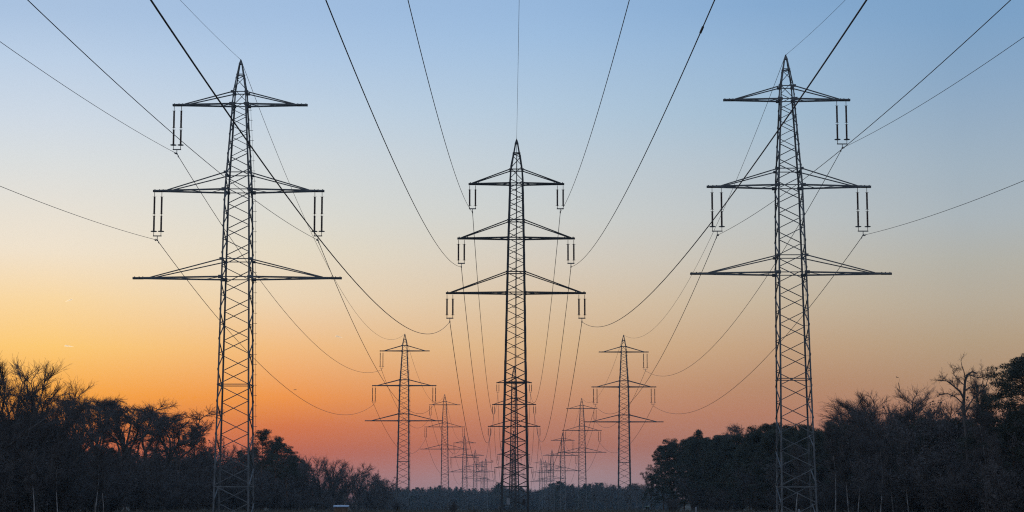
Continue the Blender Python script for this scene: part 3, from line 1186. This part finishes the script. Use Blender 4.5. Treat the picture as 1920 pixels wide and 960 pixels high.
# --- left wood, skyline trees
LEFT = [
    ('broom', -38, 648, 246, 'tall bare tree cut by the left edge of the picture', dict(idx=1, wide=1.3)),
    ('broom', 22, 657, 256, 'tallest bare broom-shaped tree at the left end of the left wood', dict(idx=0, wide=1.35)),
    ('broom', 72, 664, 268, 'tall bare tree with fine fanning twigs, second from the left', dict(idx=2, wide=1.4)),
    ('broom', 104, 712, 276, 'bare tree sloping down on the right of the tallest left trees', dict(idx=3, wide=1.0)),
    ('broom', 128, 738, 292, 'low bare tree before the row of flat-crowned trees', dict(idx=1, wide=.8)),
    ('umb', 163, 734, 318, 'first flat-crowned bare tree in the row on the left skyline', dict(idx=0, wide=1.0)),
    ('umb', 188, 733, 330, 'second flat-crowned bare tree in the left skyline row', dict(idx=1)),
    ('umb', 217, 741, 344, 'third flat-crowned bare tree in the left skyline row', dict(idx=2)),
    ('umb', 254, 740, 362, 'flat-crowned bare tree whose dark trunk forks against the orange sky', dict(idx=0)),
    ('umb', 279, 760, 378, 'flat-crowned bare tree right of the forked one', dict(idx=1, wide=.9)),
    ('umb', 306, 756, 392, 'broad flat-crowned bare tree near the end of the left skyline row', dict(idx=2, wide=1.1)),
    ('umb', 330, 768, 410, 'last flat-crowned bare tree before the round dark pine', dict(idx=0, wide=.9)),
    ('dense', 366, 792, 436, 'round dark pine left of the near left pylon', dict(idx=1, wide=.95)),
    ('broom', 398, 812, 450, 'small bare tree behind the left legs of the near left pylon', dict(idx=2, wide=.8)),
    ('snag', 424, 812, 470, 'thin bare tree seen through the near left pylon', dict(idx=1, wide=.8)),
    ('broom', 450, 822, 490, 'bare twiggy tree between the legs of the near left pylon', dict(idx=0, wide=.9)),
    ('pine', 494, 802, 520, 'tall dark pine right of the near left pylon', dict(idx=1, wide=.95)),
    ('pine', 520, 818, 545, 'dark pine leaning out right of the tall one', dict(idx=0, wide=1.3)),
    ('pine', 542, 828, 560, 'flat-topped dark pine at the end of the pine group', dict(idx=2, wide=1.2)),
    ('broom', 562, 848, 600, 'low bare tree below the last pine of the left wood', dict(idx=1, wide=.9)),
    ('broom', 601, 849, 660, 'round bare tree standing out on the falling left skyline', dict(idx=3, wide=1.5)),
    ('broom', 625, 850, 690, 'round bare tree beside its twin on the falling left skyline', dict(idx=0, wide=1.6)),
    ('broom', 648, 868, 760, 'bare tree lower than the round pair on its left', dict(idx=2, wide=1.5)),
    ('broom', 668, 879, 820, 'thin bare tree near the right end of the left wood', dict(idx=1, wide=1.5)),
    ('leafy', 697, 882, 900, 'dark ivy-clad tree near the right end of the left wood', dict(idx=0, wide=.9)),
    ('leafy', 715, 879, 930, 'leafy dark tree last before the second left pylon', dict(idx=1, wide=.9)),
    ('broom', 733, 903, 1000, 'small bare tree at the very end of the left wood', dict(idx=3)),
]
for k, px, top, Y, lab, kw in LEFT:
    hero(k, px, top, Y, lab, **kw)

# --- right wood, skyline trees
RIGHT = [
    ('broom', 1221, 868, 640, 'small bare tree at the left tip of the right wood', dict(idx=2, wide=.7)),
    ('dense', 1243, 834, 612, 'dark pine leaning out at the left end of the right wood', dict(idx=0, wide=.95)),
    ('dense', 1258, 820, 600, 'tallest dark pine at the left end of the right wood', dict(idx=1, wide=.9)),
    ('dense', 1282, 826, 585, 'dark pine second from the left end of the right wood', dict(idx=2)),
    ('dense', 1305, 820, 560, 'dark pine left of the pointed pine', dict(idx=0)),
    ('dense', 1328, 803, 540, 'pointed dark pine rising left of the little bare crown', dict(idx=2, wide=.85)),
    ('dense', 1350, 814, 520, 'dark pine just right of the pointed one', dict(idx=1)),
    ('umb', 1384, 789, 520, 'little bare round crown peeping over the pines', dict(idx=1, wide=.7)),
    ('dense', 1380, 812, 490, 'dark pine under the little bare crown', dict(idx=0)),
    ('dense', 1403, 806, 470, 'dark pine right of the little bare crown', dict(idx=2)),
    ('dense', 1422, 795, 452, 'dark pine with a notched top left of the near right pylon', dict(idx=1)),
    ('dense', 1442, 792, 432, 'dark pine touching the left leg of the near right pylon', dict(idx=0)),
    ('dense', 1466, 790, 415, 'dark pine behind the legs of the near right pylon', dict(idx=2)),
    ('dense', 1490, 792, 398, 'dark pine seen through the near right pylon', dict(idx=1)),
    ('dense', 1514, 794, 382, 'dark pine behind the right leg of the near right pylon', dict(idx=0)),
    ('dense', 1536, 786, 366, 'dark pine just right of the near right pylon', dict(idx=2)),
    ('birch', 1553, 744, 352, 'weeping birch with thin hanging twigs right of the near right pylon', dict(idx=0, wide=1.5)),
    ('birch', 1572, 756, 348, 'smaller weeping birch beside the first birch', dict(idx=1, wide=1.4)),
    ('birch', 1596, 748, 336, 'weeping birch left of the great bare trees', dict(idx=0, wide=1.5)),
    ('dense', 1575, 792, 330, 'dark pine below the weeping birches', dict(idx=1)),
    ('broom', 1640, 738, 316, 'bare tree with long slanting limbs, left of the big pair', dict(idx=3, wide=.95)),
    ('broom', 1652, 728, 300, 'big bare tree with fanning limbs in the right wood', dict(idx=1, wide=1.6)),
    ('broom', 1684, 717, 288, 'tallest of the fanning bare trees in the right wood', dict(idx=0, wide=1.5)),
    ('broom', 1716, 712, 276, 'bare tree with wispy upright twigs, right of the tallest fan', dict(idx=2, wide=1.5)),
    ('leafy', 1748, 742, 262, 'dark ivy-clad tree left of the gnarled tree', dict(idx=0, wide=.8)),
    ('leafy', 1775, 738, 256, 'dark leafy tree under the gnarled tree', dict(idx=1, wide=.8)),
    ('snag', 1806, 660, 240, 'gnarled bare tree with crooked limbs standing over the right wood', dict(idx=0, rz=0.0, wide=1.0)),
    ('birch', 1834, 690, 242, 'thin pale birch right of the gnarled tree', dict(idx=2, wide=.5)),
    ('pine', 1870, 734, 236, 'dark pine with spreading layers left of the tall end pine', dict(idx=1, wide=.85)),
    ('pine', 1910, 658, 228, 'tall dark pine at the right end of the right wood', dict(idx=2, wide=1.1)),
    ('pine', 1948, 664, 222, 'dark pine cut by the right edge of the picture', dict(idx=1, wide=1.2)),
]
for k, px, top, Y, lab, kw in RIGHT:
    hero(k, px, top, Y, lab, **kw)

# pale birches low in front of both woods
for px, top, Y, lab in [
    (68, 838, 238, 'pale slender birch low before the left wood, at the far left'),
    (112, 820, 244, 'tall thin pale birch leaning low before the left wood'),
    (182, 822, 262, 'pale forked birch below the first flat-crowned trees'),
    (198, 830, 266, 'pale thin birch beside the forked one below the flat-crowned trees'),
    (1563, 782, 300, 'white-trunked birch just right of the near right pylon'),
    (1588, 800, 292, 'white-trunked birch second from the near right pylon'),
    (1606, 808, 286, 'white-trunked birch third from the near right pylon'),
    (1648, 815, 262, 'pale birch trunk under the left fanning tree'),
    (1672, 822, 256, 'pale birch trunk under the tallest fanning tree'),
    (1700, 812, 250, 'pale birch trunk under the wispy bare tree'),
    (1842, 742, 222, 'stout white-barked birch under the gnarled tree'),
    (1872, 800, 218, 'pale slanting birch near the right edge'),
    (1490, 828, 270, 'pale birch seen between the legs of the near right pylon'),
]:
    hero('birch', px, top, Y, lab, idx=2, wide=.9)


# --- depth of the woods: trees behind the edge and thickets under it
def interp(tab, x):
    for (a, ya), (b_, yb) in zip(tab, tab[1:]):
        if a <= x <= b_:
            return ya + (yb - ya) * (x - a) / (b_ - a)
    return tab[0][1] if x < tab[0][0] else tab[-1][1]


FILL_L = [(-60, 742), (90, 756), (140, 800), (160, 818), (330, 826), (370, 818), (400, 834), (470, 838), (500, 832), (560, 858), (590, 884), (640, 892), (680, 904), (735, 914)]
FILL_P = [(1215, 890), (1236, 846), (1258, 826), (1330, 815), (1400, 808), (1450, 798), (1530, 795), (1560, 796)]
FILL_R = [(1215, 905), (1240, 850), (1330, 826), (1450, 806), (1530, 798), (1610, 796), (1660, 784), (1740, 768), (1800, 772), (1830, 768), (1990, 742)]


def fill(tab, side, edge, n, kinds, lab, group, y0, y1, depth, top_off):
    for k in range(n):
        f = (k + rnd.random()) / n
        Y = 1.0 / ((1 - f) / y0 + f / y1)
        X = side * (edge + rnd.uniform(*depth))
        px = 960 + F * X / (Y * CP)
        if px < -90 or px > 2010: continue
        if side < 0 and px > 738: continue
        if side > 0 and px < 1222: continue
        top = interp(tab, px) + rnd.uniform(*top_off)
        h = (W(px, top, Y)[1]) - ground(X, Y)
        kd = rnd.choice(kinds)
        if h < 1.0: continue
        place(kd, X, Y, h, lab[kd], group[kd], wide=rnd.uniform(.95, 1.3) * (1.0 if kd != 'bush' else min(2.2, max(.8, 9.0 / h))))


LB = {'bush': 'dark leafless thicket in the undergrowth of the left wood', 'leafy': 'dark leafy thicket in the undergrowth of the left wood',
      'broom': 'bare tree inside the left wood, below its skyline', 'dense': 'dark pine inside the left wood, below its skyline'}
GB = {'bush': 'thickets of the left wood', 'leafy': 'leafy thickets of the left wood', 'broom': 'bare trees inside the left wood', 'dense': 'pines inside the left wood'}
fill(FILL_L, -1, 64, 46, ['bush', 'bush', 'leafy'], LB, GB, 235, 1100, (0, 5), (36, 110))
fill(FILL_L, -1, 70, 60, ['bush', 'bush', 'leafy', 'broom'], LB, GB, 240, 1150, (0, 8), (4, 40))
fill(FILL_L, -1, 82, 60, ['bush', 'leafy', 'broom', 'dense'], LB, GB, 260, 1200, (0, 16), (0, 24))
LB = {'bush': 'dark leafless thicket in the undergrowth of the right wood', 'leafy': 'dark leafy thicket in the undergrowth of the right wood',
      'broom': 'bare tree inside the right wood, below its skyline', 'dense': 'dark pine inside the right wood, below its skyline'}
GB = {'bush': 'thickets of the right wood', 'leafy': 'leafy thickets of the right wood', 'broom': 'bare trees inside the right wood', 'dense': 'pines inside the right wood'}
fill(FILL_R, 1, 52, 40, ['bush', 'bush', 'leafy'], LB, GB, 215, 640, (0, 5), (40, 130))
fill(FILL_R, 1, 57, 50, ['bush', 'leafy', 'dense', 'dense', 'broom'], LB, GB, 220, 620, (0, 8), (6, 44))
fill(FILL_P, 1, 55, 46, ['dense'], LB, GB, 345, 660, (0, 9), (0, 14))
fill(FILL_R, 1, 66, 50, ['dense', 'leafy', 'dense', 'bush'], LB, GB, 240, 640, (0, 16), (0, 24))

# --- the far wood across the line, and the trees that stand before it
FARTOP = [(700, 912), (790, 913), (830, 909), (880, 914), (925, 914), (935, 903), (950, 912), (985, 912), (1010, 916), (1032, 906), (1049, 901), (1070, 908), (1110, 904), (1160, 907), (1230, 907)]
kinds = ['dense', 'broom', 'leafy', 'broom', 'leafy']
far_lab = {'dense': 'small dark conifer in the far wood behind the pylons', 'pine': 'small dark conifer in the far wood behind the pylons',
           'broom': 'small bare tree in the far wood behind the pylons', 'leafy': 'small ivy-dark tree in the far wood behind the pylons'}
far_grp = {'dense': 'conifers of the far wood', 'pine': 'conifers of the far wood', 'broom': 'bare trees of the far wood', 'leafy': 'leafy trees of the far wood'}
for row, (Y, step, off) in enumerate([(2040, 7, (-1, 3)), (2010, 8, (0, 4)), (1985, 9, (2, 10)), (1960, 8, (8, 22))]):
    px = 690 + row * 3
    while px < 1260:
        top = interp(FARTOP, px) + rnd.uniform(*off)
        X, zt = W(px, top, Y + rnd.uniform(-8, 8))
        kd = rnd.choice(kinds if row < 3 else ['leafy', 'dense', 'leafy'])
        place(kd, X, Y, zt - ground(X, Y), far_lab[kd], far_grp[kd], wide=rnd.uniform(.9, 1.35) * (.75 if kd == 'dense' else 1.0))
        px += step * rnd.uniform(.7, 1.3)
for px, top, Y, kd, lab in [
    (1049, 901, 1500, 'dense', 'domed dark tree just left of the third right pylon'),
    (1070, 909, 1480, 'leafy', 'dark bushy tree under the third right pylon'),
    (1040, 908, 1520, 'leafy', 'dark bushy tree under the fourth right pylon'),
    (1092, 907, 1460, 'dense', 'dark tree between the third and second right pylons'),
    (1112, 905, 1420, 'broom', 'small bare tree left of the second right pylon'),
    (1137, 901, 1380, 'broom', 'rounded bare tree just left of the second right pylon'),
    (1178, 908, 1350, 'broom', 'small bare tree behind the second right pylon'),
    (1192, 903, 1300, 'umb', 'bare tree just right of the second right pylon'),
    (1205, 906, 1250, 'broom', 'bare tree before the tip of the right wood'),
    (935, 903, 1800, 'dense', 'dark hump of a tree left of the middle pylon foot'),
]:
    hero(kd, px, top, Y, lab)

# --- single bushes and small things in the meadow
hero('leafy', 851, 939, 300, 'round dark bush alone in the meadow left of the middle pylon', wide=1.2, idx=0)
hero('leafy', 890, 953, 300, 'low dark bush in the meadow right of the round one', wide=1.6, idx=1)
hero('bush', 1262, 930, 330, 'bare bush in front of the tip of the right wood', wide=1.3, idx=0)
hero('bush', 745, 938, 420, 'bare bush at the foot of the second left pylon', wide=1.3, idx=1)

# wooden hut with a curved tin roof
X, zr = W(640.5, 947.5, 160)
gz = ground(X, 160)
hut = empty('wooden_hut', (X, 160, gz), 'low wooden hut with a pale blue curved tin roof before the left wood', 'hut')
b = MB(); hh = zr - gz
b.bar((0, 0, 0), (0, 0, hh - .13), 1.05, .9, (0, 1, 0))
for k in range(7):
    b.bar((-.525 + k * .175, -.462, .02), (-.525 + k * .175, -.462, hh - .17), .03, .02, (0, 1, 0))
b.build('wall', M['wood'], hut)
b = MB()
n = 8
prev = None
for k in range(n + 1):
    a = math.pi * k / n
    p = (-.0 + .56 * math.cos(a), hh - .15 + .15 * math.sin(a))
    if prev is not None:
        b.quadbox([(-.66, -.5 + 0, prev[1]), (-.66, -.5, prev[1] + .02), (.66, -.5, prev[1] + .02), (.66, -.5, prev[1])] if False else
                  [(-.64, prev[0] * .98, prev[1]), (-.64, prev[0], prev[1] + .02), (-.64, p[0], p[1] + .02), (-.64, p[0] * .98, p[1])],
                  [(.64, prev[0] * .98, prev[1]), (.64, prev[0], prev[1] + .02), (.64, p[0], p[1] + .02), (.64, p[0] * .98, p[1])])
    prev = p
b.build('roof', M['tin'], hut)
b = MB(); b.bar((.25, -.47, .05), (.25, -.47, hh - .25), .38, .04, (0, 1, 0)); b.build('door', M['wood'], hut)

# trough with a pale rim
X, zr = W(1213.5, 950, 240)
gz = ground(X, 240)
tg = empty('water_trough', (X, 240, gz), 'small dark trough with a pale green rim before the tip of the right wood', 'trough')
ht = zr - gz
b = MB()
b.quadbox([(-.17, -.12, ht - .26), (.17, -.12, ht - .26), (.17, .12, ht - .26), (-.17, .12, ht - .26)],
          [(-.25, -.18, ht), (.25, -.18, ht), (.25, .18, ht), (-.25, .18, ht)])
b.build('basin', M['dark'], tg)
b = MB()
for a, c in (((-.26, -.19, ht + .01), (.26, -.19, ht + .01)), ((-.26, .19, ht + .01), (.26, .19, ht + .01)), ((-.26, -.19, ht + .01), (-.26, .19, ht + .01)), ((.26, -.19, ht + .01), (.26, .19, ht + .01))):
    b.bar(a, c, .04, .035)
b.build('rim', M['rim'], tg)
b = MB(); b.tube([(.2, 0, ht - .1), (.2, 0, ht + .1), (.2, 0, ht + .17)], [.06, .065, .03], 8); b.build('float_valve', M['plate'], tg)
for sx, sy in ((-1, -1), (1, -1), (1, 1), (-1, 1)):
    b = MB(); b.bar((sx * .15, sy * .1, -.05), (sx * .15, sy * .1, ht - .25), .04, .04); b.build('leg', M['dark'], tg)

# two weathered marker posts at the wood's edge
for px, top, Y, lab in [(1305, 951, 235, 'short pale post before the pine wood'), (1498, 955, 200, 'short pale post at the foot of the near right pylon')]:
    X, zt = W(px, top, Y)
    b = MB(); h = zt - ground(X, Y)
    b.tube([(0, 0, -.2), (0, 0, h - .05), (0, 0, h)], [.13, .12, .07], 9)
    o = b.build('marker_post', M['plate'], loc=(X, Y, ground(X, Y)))
    setp(o, lab, 'post')

# dry meadow grass
rng = np.random.default_rng(77)
n = 26000
gx = rng.uniform(-75, 62, n); gy = 150 + 330 * rng.random(n) ** 1.3
gzv = np.array([ground(a, c) for a, c in zip(gx, gy)])
hgt = rng.gamma(3.0, .11, n) * (1 + .6 * np.sin(gx * .23) * np.cos(gy * .11))
dx, dy = rng.normal(0, .16, n), rng.normal(0, .16, n)
wv = rng.uniform(.03, .07, n); an = rng.uniform(0, 6.28, n)
V = np.stack([np.stack([gx - wv * np.cos(an), gy - wv * np.sin(an), gzv - .08], 1), np.stack([gx + wv * np.cos(an), gy + wv * np.sin(an), gzv - .08], 1),
              np.stack([gx + dx, gy + dy, gzv + np.abs(hgt)], 1)], 1).reshape(-1, 3)
o = link('meadow_grass', mesh_np('meadow_grass', V, None, np.arange(n * 3).reshape(-1, 3), M['straw']))
setp(o, 'dry pale grass of the open strip under the pylons', 'grass', kind='stuff')

# ------------------------------------------------------------------ things in the air
def bird(px, py, Y, span, roll, label):
    X, Z = W(px, py, Y)
    b = MB()
    b.tube([(0, -.26, 0), (0, -.16, .03), (0, 0, .04), (0, .14, .02), (0, .22, .03), (0, .29, .01)], [.01, .06, .075, .05, .04, .008], 7)
    for s in (-1, 1):
        x1, x2 = s * span * .25, s * span * .5
        b.quadbox([(0, -.10, .05), (0, .10, .05), (0, .10, .035), (0, -.10, .035)], [(x1, -.09, .16), (x1, .11, .16), (x1, .11, .15), (x1, -.09, .15)])
        b.quadbox([(x1, -.09, .16), (x1, .11, .16), (x1, .11, .15), (x1, -.09, .15)], [(x2, -.10, .06), (x2, -.03, .06), (x2, -.03, .055), (x2, -.10, .055)])
    b.quadbox([(-.03, -.24, .01), (.03, -.24, .01), (.03, -.24, 0), (-.03, -.24, 0)], [(-.09, -.42, 0), (.09, -.42, 0), (.09, -.42, -.01), (-.09, -.42, -.01)])
    o = b.build('bird', M['bird'], loc=(X, Y, Z))
    o.rotation_euler = (0, roll, rnd.uniform(0, 6))
    setp(o, label, 'bird')


bird(1682, 708, 420, 1.1, .3, 'tiny dark bird in the sky over the right wood')
bird(923, 865, 400, .8, .2, 'tiny dark bird low in the sky left of the middle pylon')

X, Z = W(553, 731, 16000)
jet = empty('airliner', (X, 16000, Z), 'tiny dark airliner in the orange sky right of the near left pylon', 'airplane')
b = MB(); b.tube([(-13, 0, 0), (-11.5, 0, .6), (-7, 0, 1), (7, 0, 1), (11, 0, .3), (13, 0, -.2)][::-1], [.3, 1.3, 2.1, 2.1, 1.5, .3], 12)
b.build('fuselage', M['jet'], jet)
for s in (-1, 1):
    b = MB(); b.quadbox([(3, s * 1, -.6), (-3, s * 1, -.6), (-3, s * 1, -1.3), (3, s * 1, -1.3)], [(-3.5, s * 15, .9), (-5.2, s * 15, .9), (-5.2, s * 15, .7), (-3.5, s * 15, .7)])
    b.build('wing', M['jet'], jet)
    b = MB(); b.quadbox([(9.5, s * .4, 1), (12.6, s * .4, 1), (12.6, s * .4, .7), (9.5, s * .4, .7)], [(11.8, s * 5, 1.4), (13.2, s * 5, 1.4), (13.2, s * 5, 1.2), (11.8, s * 5, 1.2)])
    b.build('tailplane', M['jet'], jet)
b = MB(); b.quadbox([(9, -.2, 1.4), (12.8, -.2, 1.4), (12.8, .2, 1.4), (9, .2, 1.4)], [(12, -.1, 6), (13.6, -.1, 6), (13.6, .1, 6), (12, .1, 6)])
b.build('tail_fin', M['jet'], jet)
jet.rotation_euler = (.05, -.05, -.25)

for (xa, ya), (xb, yb), lab in [((136, 561), (122, 566), 'short white contrail highest in the left sky'),
                                ((121, 648), (138, 650), 'short white contrail low over the flat-crowned trees'),
                                ((629, 630), (643, 633), 'short white contrail left of the second left pylon')]:
    Y = 24000
    A = Vector((W(xa, ya, Y)[0], Y, W(xa, ya, Y)[1])); B = Vector((W(xb, yb, Y)[0], Y, W(xb, yb, Y)[1]))
    b = MB()
    b.tube([A, A.lerp(B, .06), A.lerp(B, .45), A.lerp(B, .8), B], [3, 11, 9, 5, 1], 8)
    o = b.build('contrail', M['trail'], smooth=True)
    setp(o, lab, 'contrail', 'contrails in the evening sky')

# prototypes were only templates for the copies
for pool in P.values():
    for r_ in pool:
        for ch in list(r_.children):
            for g in list(ch.children): bpy.data.objects.remove(g)
            bpy.data.objects.remove(ch)
        bpy.data.objects.remove(r_)
print('trees', trees_n)

# ------------------------------------------------------------------ evening haze
hz = MB()
hz.quadbox([(-420, -60, -11), (420, -60, -11), (420, 2150, -11), (-420, 2150, -11)], [(-420, -60, 58), (420, -60, 58), (420, 2150, 58), (-420, 2150, 58)])
hm = bpy.data.materials.new('haze'); hm.use_nodes = True
nt = hm.node_tree; nt.nodes.clear()
o_ = nt.nodes.new("ShaderNodeOutputMaterial")
pv = nt.nodes.new("ShaderNodeVolumePrincipled")
pv.inputs["Color"].default_value = (.60, .86, 1.0, 1)
pv.inputs["Density"].default_value = 0.000085
pv.inputs["Anisotropy"].default_value = 0.0
nt.links.new(pv.outputs[0], o_.inputs["Volume"])
hzo = hz.build('haze', hm)
setp(hzo, kind='stuff')
